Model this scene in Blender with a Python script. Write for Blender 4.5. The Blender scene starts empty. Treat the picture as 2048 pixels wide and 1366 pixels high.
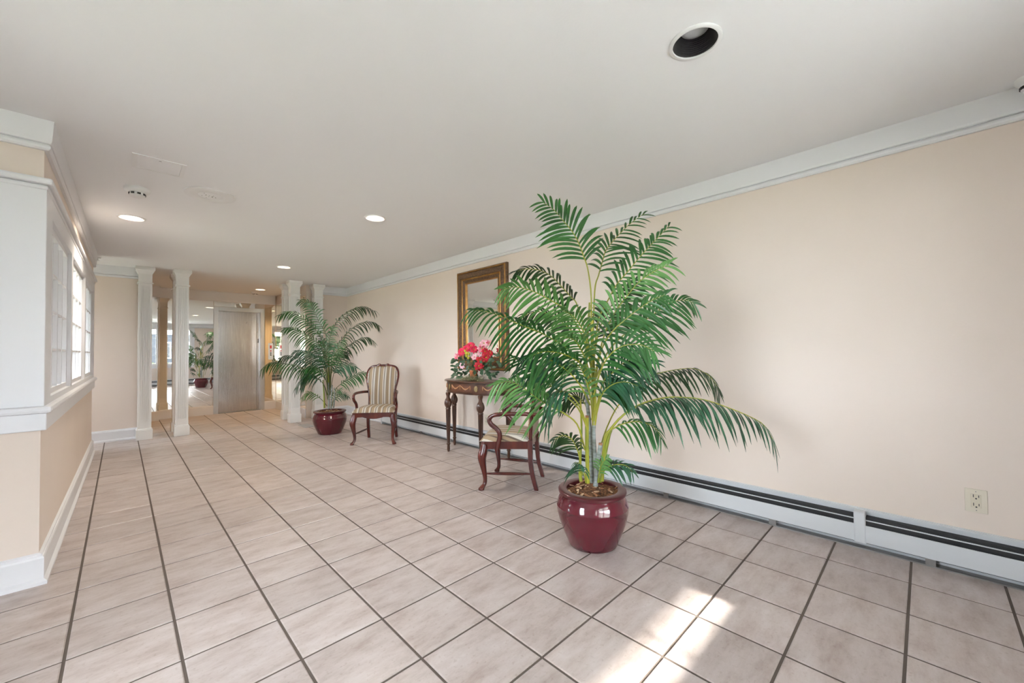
import bpy, math, random
from mathutils import Vector, Matrix, noise
random.seed(7)
U = 0.331                      # one floor tile (across the room) in metres; many plans below are in tiles
R = math.radians
scn = bpy.context.scene
col = scn.collection

# ------------------------------------------------------------------ camera
F_PX, YAW, PITCH, ROLL = 803.775, 0.7721, 0.02284, -0.01301
CAM = Vector((0.4557, -6.16499, 3.57351))          # in tiles
FW = Vector((math.sin(YAW)*math.cos(PITCH), math.cos(YAW)*math.cos(PITCH), math.sin(PITCH)))
rt = Vector((math.cos(YAW), -math.sin(YAW), 0)); up = rt.cross(FW)
RT = rt*math.cos(ROLL) + up*math.sin(ROLL)
UP = -rt*math.sin(ROLL) + up*math.cos(ROLL)
cd = bpy.data.cameras.new('camera'); cam = bpy.data.objects.new('camera', cd); col.objects.link(cam)
cd.sensor_width = 36; cd.lens = 36*F_PX/2048; cd.clip_start = 0.02
M = Matrix((RT, UP, -FW)).transposed().to_4x4(); M.translation = CAM*U
cam.matrix_world = M
scn.camera = cam

def pix(x, y, depth):
    """point (metres) seen at photo pixel x,y at a distance 'depth' (tiles) along the view axis"""
    return (CAM + (FW*F_PX + RT*(x-1024) - UP*(y-683))*(depth/F_PX))*U
def project(p):
    d = Vector(p)/U - CAM; z = d.dot(FW)
    if z < 0.05: return None
    return 1024+F_PX*d.dot(RT)/z, 683-F_PX*d.dot(UP)/z, z

# ------------------------------------------------------------------ world, sun, exposure
w = bpy.data.worlds.new('sky'); scn.world = w; w.use_nodes = True
bg = w.node_tree.nodes['Background']; bg.inputs[0].default_value = (0.83, 0.905, 1.0, 1); bg.inputs[1].default_value = 15.0
sl = bpy.data.lights.new('sun', 'SUN'); sl.energy = 32; sl.angle = R(1.3); sl.color = (1.0, 0.95, 0.86)
so = bpy.data.objects.new('sun', sl); col.objects.link(so)
so.rotation_euler = Vector((0.0, 1.0, -0.4367)).to_track_quat('-Z', 'Y').to_euler()
so.location = (1, -12, 6)
vs = scn.view_settings; vs.view_transform = 'Standard'; vs.look = 'None'; vs.gamma = 1; vs.use_curve_mapping = False
vs.exposure = 1.22

# ------------------------------------------------------------------ materials
def mat(name, color=(.8,.8,.8), rough=.5, metal=0, spec=.5, noise_amt=0, noise_scale=8, color2=None, bump=0, bump_scale=60, stretch=(1,1,1), coat=0, emit=None, emit_s=0, trans=0, coords='Object'):
    m = bpy.data.materials.new(name); m.use_nodes = True; nt = m.node_tree; b = nt.nodes['Principled BSDF']
    b.inputs['Base Color'].default_value = (*color, 1); b.inputs['Roughness'].default_value = rough
    b.inputs['Metallic'].default_value = metal; b.inputs['Specular IOR Level'].default_value = spec
    b.inputs['Coat Weight'].default_value = coat; b.inputs['Coat Roughness'].default_value = .08
    b.inputs['Transmission Weight'].default_value = trans
    if emit: b.inputs['Emission Color'].default_value = (*emit, 1); b.inputs['Emission Strength'].default_value = emit_s
    if color2 or bump:
        tc = nt.nodes.new('ShaderNodeTexCoord'); mp = nt.nodes.new('ShaderNodeMapping'); mp.inputs['Scale'].default_value = stretch
        nt.links.new(tc.outputs[coords], mp.inputs[0])
        if color2:
            n = nt.nodes.new('ShaderNodeTexNoise'); n.inputs['Scale'].default_value = noise_scale; n.inputs['Detail'].default_value = 5
            r = nt.nodes.new('ShaderNodeValToRGB'); r.color_ramp.elements[0].color = (*color, 1); r.color_ramp.elements[1].color = (*color2, 1)
            r.color_ramp.elements[0].position = .35; r.color_ramp.elements[1].position = .68
            nt.links.new(mp.outputs[0], n.inputs['Vector']); nt.links.new(n.outputs['Fac'], r.inputs[0]); nt.links.new(r.outputs[0], b.inputs['Base Color'])
        if bump:
            n2 = nt.nodes.new('ShaderNodeTexNoise'); n2.inputs['Scale'].default_value = bump_scale; n2.inputs['Detail'].default_value = 3
            bp = nt.nodes.new('ShaderNodeBump'); bp.inputs['Strength'].default_value = bump; bp.inputs['Distance'].default_value = .01
            nt.links.new(mp.outputs[0], n2.inputs['Vector']); nt.links.new(n2.outputs['Fac'], bp.inputs['Height']); nt.links.new(bp.outputs[0], b.inputs['Normal'])
    return m

MT = {}
MT['wall'] = mat('cream_wall_paint', (.80,.695,.615), .75, color2=(.78,.675,.59), noise_scale=1.5, bump=.05, bump_scale=90)
MT['ceil'] = mat('ceiling_paint', (.86,.86,.87), .85, bump=.04, bump_scale=120)
MT['trim'] = mat('white_trim_paint', (.78,.78,.80), .4)
MT['column'] = mat('white_column_paint', (.86,.855,.84), .45)
MT['grout'] = mat('grout', (.12,.095,.08), .9)
MT['heater'] = mat('heater_enamel', (.66,.68,.70), .4)
MT['dark'] = mat('dark_gap', (.018,.018,.02), .6)
MT['rail'] = mat('dull_metal_rail', (.30,.29,.28), .4, metal=.6)
MT['mahog'] = mat('mahogany', (.060,.008,.007), .25, color2=(.115,.018,.011), noise_scale=5, stretch=(3,3,.6), coat=.35)
MT['table'] = mat('walnut_stain', (.045,.017,.009), .3, color2=(.095,.036,.017), noise_scale=6, stretch=(2,2,.6), coat=.3)
MT['tpanel'] = mat('painted_apron_panel', (.085,.028,.013), .35, color2=(.14,.05,.022), noise_scale=9)
MT['swag'] = mat('gold_swag_paint', (.42,.22,.11), .5)
MT['medal'] = mat('gold_medallion', (.30,.22,.09), .5, color2=(.14,.09,.03), noise_scale=60)
MT['gilt'] = mat('gilt', (.52,.28,.085), .32, metal=.75, color2=(.34,.16,.045), noise_scale=12, stretch=(1,1,1))
MT['carved'] = mat('carved_brown_wood', (.085,.043,.02), .45, color2=(.19,.10,.045), noise_scale=55, bump=.8, bump_scale=70)
MT['mirror'] = mat('mirror_silver', (.9,.9,.88), .01, metal=1)
MT['warm_tint'] = mat('mirror_warm_light_tint', (.93,.86,.74), .015, metal=1)  # silver mirror tinted to stand in for warm lamplight it would reflect
MT['steel'] = mat('brushed_steel', (.64,.62,.60), .19, metal=1, color2=(.50,.48,.47), noise_scale=3, bump=.08, bump_scale=6, stretch=(60,1,1.2))
MT['steel2'] = mat('steel_trim', (.62,.62,.62), .3, metal=1)
MT['pot'] = mat('oxblood_glaze', (.105,.006,.016), .10, coat=.6, color2=(.085,.005,.014), noise_scale=4)
MT['potrim'] = mat('oxblood_glaze_rim', (.07,.008,.012), .3, coat=.2)
MT['soil'] = mat('bark_mulch', (.05,.018,.008), .95, color2=(.30,.13,.05), noise_scale=70, bump=1.0, bump_scale=60)
MT['chip'] = mat('wood_chip', (.50,.33,.20), .9)
def leafmat(n, a, b):
    m = mat(n, a, .30, color2=b, noise_scale=7, spec=.5)
    return m
MT['leaf'] = leafmat('palm_leaf', (.022,.095,.022), (.045,.165,.036))
MT['leafb'] = leafmat('palm_leaf_bluish', (.018,.070,.032), (.035,.125,.060))
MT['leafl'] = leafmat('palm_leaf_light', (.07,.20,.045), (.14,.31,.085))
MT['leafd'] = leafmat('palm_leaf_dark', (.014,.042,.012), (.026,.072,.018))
MT['rachis'] = mat('palm_rachis', (.20,.24,.03), .4, color2=(.42,.38,.03), noise_scale=3)
MT['rachisd'] = mat('palm_rachis_dark', (.06,.085,.02), .5, color2=(.10,.12,.025), noise_scale=4)
MT['shaft'] = mat('palm_crownshaft', (.12,.22,.03), .4, color2=(.48,.42,.03), noise_scale=5, stretch=(3,3,.8))
MT['cane'] = mat('palm_cane', (.36,.39,.38), .6, color2=(.18,.21,.17), noise_scale=16, stretch=(1,1,4))
MT['cut'] = mat('cut_brown_stub', (.33,.15,.07), .8)
MT['terra'] = mat('terracotta', (.42,.13,.045), .7, color2=(.35,.10,.035), noise_scale=20)
MT['moss'] = mat('spanish_moss', (.12,.13,.06), .9, color2=(.28,.26,.14), noise_scale=30)
MT['ivy'] = mat('ivy_leaf', (.02,.055,.022), .45, color2=(.06,.13,.07), noise_scale=14)
MT['stemg'] = mat('green_stem', (.05,.11,.03), .6)
MT['red'] = mat('red_petal', (.55,.006,.022), .55, color2=(.42,.004,.02), noise_scale=25)
MT['magenta'] = mat('magenta_petal', (.72,.015,.09), .55, color2=(.58,.02,.06), noise_scale=20)
MT['pink'] = mat('pink_petal', (.80,.42,.50), .55, color2=(.66,.08,.16), noise_scale=22)
MT['palepink'] = mat('pale_pink_petal', (.82,.55,.62), .55, color2=(.80,.36,.46), noise_scale=22)
MT['yellow'] = mat('yellow_green_bud', (.42,.42,.03), .55)
MT['plate'] = mat('ivory_plate', (.74,.67,.55), .4)
MT['plate2'] = mat('ivory_receptacle', (.70,.63,.50), .4)
def glass_material():
    m = bpy.data.materials.new('window_glass'); m.use_nodes = True; nt = m.node_tree; nt.nodes.remove(nt.nodes['Principled BSDF'])
    t = nt.nodes.new('ShaderNodeBsdfTransparent'); t.inputs[0].default_value = (.97,.98,.98,1)
    g_ = nt.nodes.new('ShaderNodeBsdfGlossy'); g_.inputs['Roughness'].default_value = .02
    fr = nt.nodes.new('ShaderNodeFresnel'); fr.inputs['IOR'].default_value = 1.3
    mx = nt.nodes.new('ShaderNodeMixShader'); nt.links.new(fr.outputs[0], mx.inputs[0]); nt.links.new(t.outputs[0], mx.inputs[1]); nt.links.new(g_.outputs[0], mx.inputs[2])
    nt.links.new(mx.outputs[0], nt.nodes['Material Output'].inputs['Surface']); return m
MT['glass'] = glass_material()
MT['baffle'] = mat('black_baffle', (.035,.035,.037), .45)
MT['bulboff'] = mat('frosted_bulb', (.62,.64,.66), .4)
MT['bulbon'] = mat('lit_bulb', (1,1,1), .5, emit=(1.0,.86,.66), emit_s=9)
MT['smoke'] = mat('white_plastic', (.82,.82,.82), .45)
MT['redled'] = mat('red_display', (.30,.01,.01), .3, emit=(1,.03,.03), emit_s=.08)
MT['hedge'] = mat('hedge_leaf', (.03,.055,.004), .6, color2=(.07,.09,.007), noise_scale=9)
MT['tree'] = mat('tree_leaf', (.007,.026,.006), .6, color2=(.018,.05,.012), noise_scale=5)
MT['bark'] = mat('bark', (.09,.06,.04), .9)
MT['grass'] = mat('lawn', (.17,.18,.12), .9, color2=(.22,.23,.16), noise_scale=3)
MT['pave'] = mat('concrete_paving', (.62,.61,.60), .9, color2=(.56,.55,.54), noise_scale=3)
MT['siding'] = mat('grey_siding', (.02,.022,.028), .8)
MT['roofing'] = mat('roof_shingle', (.03,.028,.03), .9)
MT['matplate'] = mat('grey_metal_plate', (.42,.44,.46), .35, metal=.6)

def tile_material():
    m = bpy.data.materials.new('floor_tile'); m.use_nodes = True; nt = m.node_tree; N = nt.nodes; L = nt.links; b = N['Principled BSDF']
    g = N.new('ShaderNodeNewGeometry')
    mp = N.new('ShaderNodeMapping'); mp.inputs['Scale'].default_value = (2.0, 5.0, 1); L.new(g.outputs['Position'], mp.inputs[0])
    n1 = N.new('ShaderNodeTexNoise'); n1.inputs['Scale'].default_value = 2.2; n1.inputs['Detail'].default_value = 9; n1.inputs['Roughness'].default_value = .68; L.new(mp.outputs[0], n1.inputs['Vector'])
    r1 = N.new('ShaderNodeValToRGB'); L.new(n1.outputs['Fac'], r1.inputs[0]); e = r1.color_ramp.elements
    e[0].position = .30; e[0].color = (.35,.28,.25,1); e[1].position = .70; e[1].color = (.56,.50,.485,1)
    k = e.new(.5); k.color = (.475,.41,.385,1)
    # per-tile tint
    dv = N.new('ShaderNodeVectorMath'); dv.operation = 'DIVIDE'; dv.inputs[1].default_value = (U, U*.98624, 1); L.new(g.outputs['Position'], dv.inputs[0])
    fl = N.new('ShaderNodeVectorMath'); fl.operation = 'FLOOR'; L.new(dv.outputs[0], fl.inputs[0])
    wn = N.new('ShaderNodeTexWhiteNoise'); wn.noise_dimensions = '2D'; L.new(fl.outputs[0], wn.inputs['Vector'])
    hs = N.new('ShaderNodeHueSaturation'); L.new(r1.outputs[0], hs.inputs['Color'])
    mr = N.new('ShaderNodeMapRange'); mr.inputs[3].default_value = .93; mr.inputs[4].default_value = 1.07; L.new(wn.outputs['Value'], mr.inputs[0]); L.new(mr.outputs[0], hs.inputs['Value'])
    # fine dark specks
    n2 = N.new('ShaderNodeTexNoise'); n2.inputs['Scale'].default_value = 60; n2.inputs['Detail'].default_value = 4; L.new(g.outputs['Position'], n2.inputs['Vector'])
    r2 = N.new('ShaderNodeValToRGB'); r2.color_ramp.elements[0].position = .30; r2.color_ramp.elements[0].color = (.72,.66,.6,1); r2.color_ramp.elements[1].position = .42; r2.color_ramp.elements[1].color = (1,1,1,1); L.new(n2.outputs['Fac'], r2.inputs[0])
    mx = N.new('ShaderNodeMix'); mx.data_type = 'RGBA'; mx.blend_type = 'MULTIPLY'; mx.inputs[0].default_value = .45
    L.new(hs.outputs[0], mx.inputs[6]); L.new(r2.outputs[0], mx.inputs[7]); L.new(mx.outputs[2], b.inputs['Base Color'])
    b.inputs['Roughness'].default_value = .33; b.inputs['Specular IOR Level'].default_value = .45
    bp = N.new('ShaderNodeBump'); bp.inputs['Strength'].default_value = .06; bp.inputs['Distance'].default_value = .01; L.new(n1.outputs['Fac'], bp.inputs['Height']); L.new(bp.outputs[0], b.inputs['Normal'])
    return m
MT['tile'] = tile_material()

def stripe_material():
    m = bpy.data.materials.new('striped_upholstery'); m.use_nodes = True; nt = m.node_tree; N = nt.nodes; L = nt.links; b = N['Principled BSDF']
    tc = N.new('ShaderNodeTexCoord'); sp = N.new('ShaderNodeSeparateXYZ'); L.new(tc.outputs['Object'], sp.inputs[0])
    ml = N.new('ShaderNodeMath'); ml.operation = 'MULTIPLY'; ml.inputs[1].default_value = 6.6; L.new(sp.outputs[0], ml.inputs[0])
    ad = N.new('ShaderNodeMath'); ad.operation = 'ADD'; ad.inputs[1].default_value = 10.15; L.new(ml.outputs[0], ad.inputs[0])
    fr = N.new('ShaderNodeMath'); fr.operation = 'FRACT'; L.new(ad.outputs[0], fr.inputs[0])
    r = N.new('ShaderNodeValToRGB'); r.color_ramp.interpolation = 'CONSTANT'; L.new(fr.outputs[0], r.inputs[0])
    tan = (.33,.245,.155,1); wh = (.60,.56,.50,1); br = (.13,.09,.065,1); gr = (.38,.35,.31,1); e = r.color_ramp.elements
    e[0].position = 0; e[0].color = tan; e[1].position = .24; e[1].color = wh
    for p, c in ((.31,br),(.36,gr),(.46,wh),(.53,br),(.58,tan),(.66,br),(.70,tan),(.82,wh),(.88,gr),(.95,br)):
        k = e.new(p); k.color = c
    L.new(r.outputs[0], b.inputs['Base Color']); b.inputs['Roughness'].default_value = .75
    n = N.new('ShaderNodeTexNoise'); n.inputs['Scale'].default_value = 400; bp = N.new('ShaderNodeBump'); bp.inputs['Strength'].default_value = .15; bp.inputs['Distance'].default_value = .003
    L.new(tc.outputs['Object'], n.inputs['Vector']); L.new(n.outputs['Fac'], bp.inputs['Height']); L.new(bp.outputs[0], b.inputs['Normal'])
    return m
MT['stripe'] = stripe_material()

# ------------------------------------------------------------------ mesh helpers
class MB:
    def __init__(s): s.v = []; s.f = []
    def add(s, vs_, fs): o = len(s.v); s.v += [tuple(x) for x in vs_]; s.f += [tuple(i+o for i in q) for q in fs]; return s
    def box(s, x0, x1, y0, y1, z0, z1, xf=None):
        p = [(x,y,z) for z in (z0,z1) for y in (y0,y1) for x in (x0,x1)]
        if xf: p = [xf(*q) for q in p]
        return s.add(p, [(0,2,3,1),(4,5,7,6),(0,1,5,4),(1,3,7,5),(3,2,6,7),(2,0,4,6)])
    def rings(s, rings, closed=True, cap0=True, cap1=True):
        n = len(rings[0]); o = len(s.v)
        for r in rings: s.v += [tuple(p) for p in r]
        m = n if closed else n-1
        for i in range(len(rings)-1):
            for j in range(m):
                a = o+i*n+j; b = o+i*n+(j+1) % n; s.f.append((a, b, b+n, a+n))
        if closed and cap0: s.f.append(tuple(o+j for j in range(n))[::-1])
        if closed and cap1: s.f.append(tuple(o+(len(rings)-1)*n+j for j in range(n)))
        return s
    def lathe(s, prof, seg=32, c=(0,0,0), flute=None, cap0=True, cap1=True):
        rs = []
        for r, z in prof:
            k = flute(z) if flute else 0
            rs.append([(c[0]+r*(1-(k*(.5+.5*math.cos(j*math.pi)) if k else 0))*math.cos(2*math.pi*j/seg), c[1]+r*(1-(k*(.5+.5*math.cos(j*math.pi)) if k else 0))*math.sin(2*math.pi*j/seg), c[2]+z) for j in range(seg)])
        return s.rings(rs, True, cap0, cap1)
    def tube(s, path, rad, seg=8, sx=1, sy=1, ref=Vector((0,0,1)), power=1):
        path = [Vector(p) for p in path]; rs = []
        if not hasattr(rad, '__len__'): rad = [rad]*len(path)
        for i, p in enumerate(path):
            t = (path[min(i+1, len(path)-1)]-path[max(i-1, 0)]).normalized()
            a = t.cross(ref)
            if a.length < 1e-3: a = t.cross(Vector((0,1,0)))
            a.normalize(); b = a.cross(t).normalized()
            ring = []
            for j in range(seg):
                q = 2*math.pi*(j+.5)/seg; ca, sa = math.cos(q), math.sin(q)
                if power != 1: ca = math.copysign(abs(ca)**power, ca); sa = math.copysign(abs(sa)**power, sa)
                ring.append(p + a*ca*rad[i]*sx + b*sa*rad[i]*sy)
            rs.append(ring)
        return s.rings(rs)
    def prism(s, poly, z0, z1):
        n = len(poly); return s.rings([[(x,y,z0) for x,y in poly], [(x,y,z1) for x,y in poly]])
    def build(s, name, m, parent=None, smooth=False, bevel=0, scale=1, loc=None, segs=2):
        me = bpy.data.meshes.new(name); me.from_pydata([(a*scale,b*scale,c*scale) for a,b,c in s.v], [], s.f); me.update()
        if smooth: me.polygons.foreach_set('use_smooth', [True]*len(me.polygons))
        me.materials.append(MT[m] if isinstance(m, str) else m)
        o = bpy.data.objects.new(name, me); col.objects.link(o)
        if parent: o.parent = parent
        if loc: o.location = loc
        if bevel:
            bm = o.modifiers.new('bevel', 'BEVEL'); bm.width = bevel; bm.segments = segs; bm.limit_method = 'ANGLE'; bm.angle_limit = R(40)
        if smooth:
            try:
                me.set_sharp_from_angle(angle=R(45))
            except Exception: pass
        return o
def sph(b, c, r, seg=10, rg=6, sz=1):
    return b.lathe([(max(1e-4, r*math.sin(math.pi*i/rg)), -r*sz*math.cos(math.pi*i/rg)) for i in range(rg+1)], seg, c)
def tag(o, label=None, cat=None, group=None, kind=None):
    if label: o['label'] = label
    if cat: o['category'] = cat
    if group: o['group'] = group
    if kind: o['kind'] = kind
    return o
def struct(o, label=None): o['kind'] = 'structure'; return o
def empty(name, loc, rz=0):
    o = bpy.data.objects.new(name, None); col.objects.link(o); o.location = loc; o.rotation_euler = (0,0,rz); o.empty_display_size = .1; return o
def thing(name, label, cat, loc=(0,0,0), rz=0, group=None): return tag(empty(name, loc, rz), label, cat, group)
def catmull(P, n):
    P = [Vector(p) for p in P]; Q = [P[0]*2-P[1]]+P+[P[-1]*2-P[-2]]; out = []
    for k in range(n+1):
        t = k/n*(len(P)-1); i = min(int(t), len(P)-2); u = t-i; a,b,c,d = Q[i:i+4]
        out.append(.5*((2*b)+(c-a)*u+(2*a-5*b+4*c-d)*u*u+(3*b-a-3*c+d)*u**3))
    return out
def copy_tree(o, parent=None):
    c = o.copy(); col.objects.link(c)
    if parent: c.parent = parent
    for ch in list(o.children): copy_tree(ch, c)
    return c
def S(name, parts, m, parent=None, bevel=0, xf=None):
    """one mesh made of boxes given in tiles"""
    b = MB()
    for q in parts: b.box(*q, xf=xf)
    return b.build(name, m, parent, scale=U, bevel=bevel)

H = 7.37                       # ceiling height
XW, XL, YB, YP, YE = 10.05, -4.5, -10.0, 17.66, 23.65
TY = .98624
# ------------------------------------------------------------------ floor: slab with recessed joints, every tile its own piece
fl = struct(S('floor', [(XL-.5, XW+.5, YB-.6, YE+.6, -.35, -.012)], 'grout'))
g = .016
def tile_mesh(x0, x1, y0, y1):
    e = .012; b = MB()
    b.rings([[(x0,y0,-.012),(x1,y0,-.012),(x1,y1,-.012),(x0,y1,-.012)], [(x0,y0,-e*.5),(x1,y0,-e*.5),(x1,y1,-e*.5),(x0,y1,-e*.5)],
             [(x0+e,y0+e,0),(x1-e,y0+e,0),(x1-e,y1-e,0),(x0+e,y1-e,0)]])
    return b
cells = []
for i in range(-5, 11):
    for j in range(-11, 25):
        x0, x1 = max(i, XL), min(i+1, XW); y0, y1 = max(j*TY, YB), min((j+1)*TY, YE)
        if x1-x0 < .06 or y1-y0 < .06: continue
        if x1 < -.9 and y0 > 3.9 and y1 < 15.2: continue
        cx, cy = (x0+x1)/2*U, (y0+y1)/2*U
        q = [project((x*U, y*U, 0)) for x, y in ((x0,y0),(x1,y0),(x1,y1),(x0,y1))]
        area = 0
        pc = project((cx, cy, 0))
        if pc and all(q) and -150 < pc[0] < 2200 and pc[1] < 1500:
            area = abs(sum(q[k][0]*q[(k+1)%4][1]-q[(k+1)%4][0]*q[k][1] for k in range(4)))/2
            if x1 < -.4 and y1 > 3.6: area *= .05
        cells.append((area, (x0+g, x1-g, y0+g, y1-g), (x1-x0) > .999 and (y1-y0) > .98))
cells.sort(key=lambda c: -c[0])
shared = tile_mesh(g, 1-g, g, TY-g); rest = MB(); proto = None
for k, (a, (x0,x1,y0,y1), full) in enumerate(cells):
    if k < 295:
        if full:
            if proto is None:
                o = shared.build('floor_tile', 'tile', fl, scale=U); proto = o.data
            else:
                o = bpy.data.objects.new('floor_tile', proto); col.objects.link(o); o.parent = fl
            o.location = ((x0-g)*U, (y0-g)*U, 0)
        else: tile_mesh(x0,x1,y0,y1).build('floor_tile', 'tile', fl, scale=U)
    else:
        t = tile_mesh(x0,x1,y0,y1); rest.add(t.v, t.f)
tag(rest.build('floor_tiles_far', 'tile', fl, scale=U), kind='stuff')

# ------------------------------------------------------------------ shell
# ceiling with a real hole for every recessed can
cans = [(5.54,-4.27,.27),(5.58,4.57,.26),(5.56,13.34,.26),(6.33,21.05,.26),(.645,8.98,.27)]
def ceiling_mesh():
    b = MB(); xs = [XL-.5]; ys = [YB-.5]
    # strips in y between can squares, then squares with octagon-to-circle holes
    sq = .45; segs = sorted(cans, key=lambda c: c[1]); y = YB-.5
    for cx, cy, r in segs:
        b.add([(XL-.5,y,H),(XW+.5,y,H),(XW+.5,cy-sq,H),(XL-.5,cy-sq,H)], [(0,3,2,1)])
        b.add([(XL-.5,cy-sq,H),(cx-sq,cy-sq,H),(cx-sq,cy+sq,H),(XL-.5,cy+sq,H)], [(0,3,2,1)])
        b.add([(cx+sq,cy-sq,H),(XW+.5,cy-sq,H),(XW+.5,cy+sq,H),(cx+sq,cy+sq,H)], [(0,3,2,1)])
        n = 32; inner = []; outer = []
        for k in range(n):
            a = 2*math.pi*k/n; c_, s_ = math.cos(a), math.sin(a); m = max(abs(c_), abs(s_))
            inner.append((cx+r*c_, cy+r*s_, H)); outer.append((cx+sq*c_/m, cy+sq*s_/m, H))
        b.rings([outer, inner], True, False, False)
        y = cy+sq
    b.add([(XL-.5,y,H),(XW+.5,y,H),(XW+.5,YE+.5,H),(XL-.5,YE+.5,H)], [(0,3,2,1)])
    b.box(XL-.5, XW+.5, YB-.5, YE+.5, H+1.2, H+1.4)
    for q in ((XL-.5,XL-.4,YB-.5,YE+.5),(XW+.4,XW+.5,YB-.5,YE+.5),(XL-.5,XW+.5,YB-.5,YB-.4),(XL-.5,XW+.5,YE+.4,YE+.5)): b.box(*q, H, H+1.3)
    return b
struct(ceiling_mesh().build('ceiling', 'ceil', scale=U))
struct(S('wall_right', [(XW, XW+.4, YB-.4, YP+.4, 0, H)], 'wall'))
struct(S('wall_far_right', [(8.05, XW, YP, YP+.4, 0, H)], 'wall'))
struct(S('wall_far_left', [(XL, 1.25, YP, YP+.4, 0, H)], 'wall'))
struct(S('wall_alcove_left', [(.85, 1.25, YP+.4, YE, 0, H)], 'wall'))
struct(S('wall_alcove_right', [(7.80, 8.05, YP, YE, 0, H)], 'wall'))
RC = .35                       # elevator recess
EX0, EX1, EZ = 4.44, 7.12, 6.47
fw_ = .2
struct(S('wall_end', [(1.25, EX0+fw_, YE, YE+.8, 0, H), (EX1-fw_, 8.05, YE, YE+.8, 0, H), (EX0+fw_, EX1-fw_, YE, YE+.8, EZ-fw_, H), (EX0+fw_, EX1-fw_, YE+.6, YE+.8, 0, EZ-fw_), (1.25, 1.985, YE-.45, YE, 0, H)], 'wall'))

# back wall: window and an added one; left wall: entry and added windows
WZ0, WZ1 = 2.45, 6.75
wins = [(.55, 6.72), (-4.0, -.25)]  # second one is unseen, added to brighten the vestibule front
xs = sorted([v for p in wins for v in p])
parts = [(XL-.4, xs[0], YB-.4, YB, 0, H), (xs[1], xs[2], YB-.4, YB, 0, H), (xs[3], XW, YB-.4, YB, 0, H)]
for a, b in wins: parts += [(a, b, YB-.4, YB, 0, WZ0), (a, b, YB-.4, YB, WZ1, H)]
struct(S('wall_back', parts, 'wall'))
lw = [(-3.6, -.8, 2.2, 6.75), (6.2, 13.0, 0.0, 6.4), (15.9, 17.3, 2.4, 6.4)]  # first and last are unseen windows added for their daylight
parts = [(XL-.4, XL, YB, lw[0][0], 0, H), (XL-.4, XL, lw[0][1], lw[1][0], 0, H), (XL-.4, XL, lw[1][1], lw[2][0], 0, H), (XL-.4, XL, lw[2][1], YE, 0, H)]
for a, b, z0, z1 in lw: parts += [(XL-.4, XL, a, b, z1, H)] + ([(XL-.4, XL, a, b, 0, z0)] if z0 else [])
struct(S('wall_outer_left', parts, 'wall'))

def window_unit(name, x0, x1, z0, z1, cols, rows, place, fr=.16, mun=.07, dep=.16, pane_d=.06, casing=True):
    """place(a, z, d) -> tile coords; a runs along the wall, d into the room"""
    xf = lambda a, d, z: place(a, z, d)
    o = MB()
    for q in ((x0,x0+fr,-dep,0,z0,z1),(x1-fr,x1,-dep,0,z0,z1),(x0+fr,x1-fr,-dep,0,z0,z0+fr),(x0+fr,x1-fr,-dep,0,z1-fr,z1)): o.box(*q, xf=xf)
    root = struct(o.build(name, 'trim', scale=U))
    w_, h_ = (x1-x0-2*fr)/cols, (z1-z0-2*fr)/rows
    for k in range(1, cols):
        a = x0+fr+k*w_; MB().box(a-mun/2, a+mun/2, -dep+.02, -.005, z0+fr, z1-fr, xf=xf).build('muntin', 'trim', root, scale=U)
    for k in range(1, rows):
        z = z0+fr+k*h_; MB().box(x0+fr, x1-fr, -dep+.025, -.012, z-mun*.35, z+mun*.35, xf=xf).build('muntin_bar', 'trim', root, scale=U)
    for i in range(cols):
        for j in range(rows):
            a, z = x0+fr+i*w_, z0+fr+j*h_
            MB().box(a, a+w_, -pane_d-.012, -pane_d, z, z+h_, xf=xf).build('pane', 'glass', root, scale=U)
    return root
pb = lambda a, z, d: (a, YB-.12+d, z)
n_win = 4
for k, (a, b) in enumerate(wins):
    mid = (a+b)/2
    window_unit('window_%d' % n_win, a, mid-.08, WZ0, WZ1, 2, 4, pb, mun=.045); n_win += 1
    window_unit('window_%d' % n_win, mid+.08, b, WZ0, WZ1, 2, 4, pb, mun=.045); n_win += 1
    struct(S('trim_%d' % (20+k), [(mid-.08, mid+.08, YB-.4, YB, WZ0, WZ1), (a-.3, a, YB, YB+.06, WZ0-.1, WZ1+.3), (b, b+.3, YB, YB+.06, WZ0-.1, WZ1+.3), (a, b, YB, YB+.06, WZ1, WZ1+.3), (a-.4, b+.4, YB, YB+.22, WZ0-.12, WZ0), (a-.3, b+.3, YB, YB+.06, WZ0-.4, WZ0-.12)], 'trim'))
pl = lambda a, z, d: (XL-.12+d, a, z)
window_unit('window_8', *lw[0], 3, 4, pl)  # unseen, added to throw light on the right wall
window_unit('window_9', *lw[2], 2, 4, pl)  # unseen, added to bring daylight onto the far-left wall
struct(S('trim_22', [(XL, XL+.06, -3.9, -.5, 6.75, 7.0), (XL, XL+.2, -4.0, -.4, 2.08, 2.2), (XL, XL+.06, -3.9, -3.6, 2.2, 6.75), (XL, XL+.06, -.8, -.5, 2.2, 6.75)], 'trim'))
for k in range(3):
    a = lw[1][0]+k*(lw[1][1]-lw[1][0])/3
    window_unit('door_%d' % (2+k), a, a+(lw[1][1]-lw[1][0])/3, .0, lw[1][3], 2, 3, pl, fr=.3)

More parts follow.
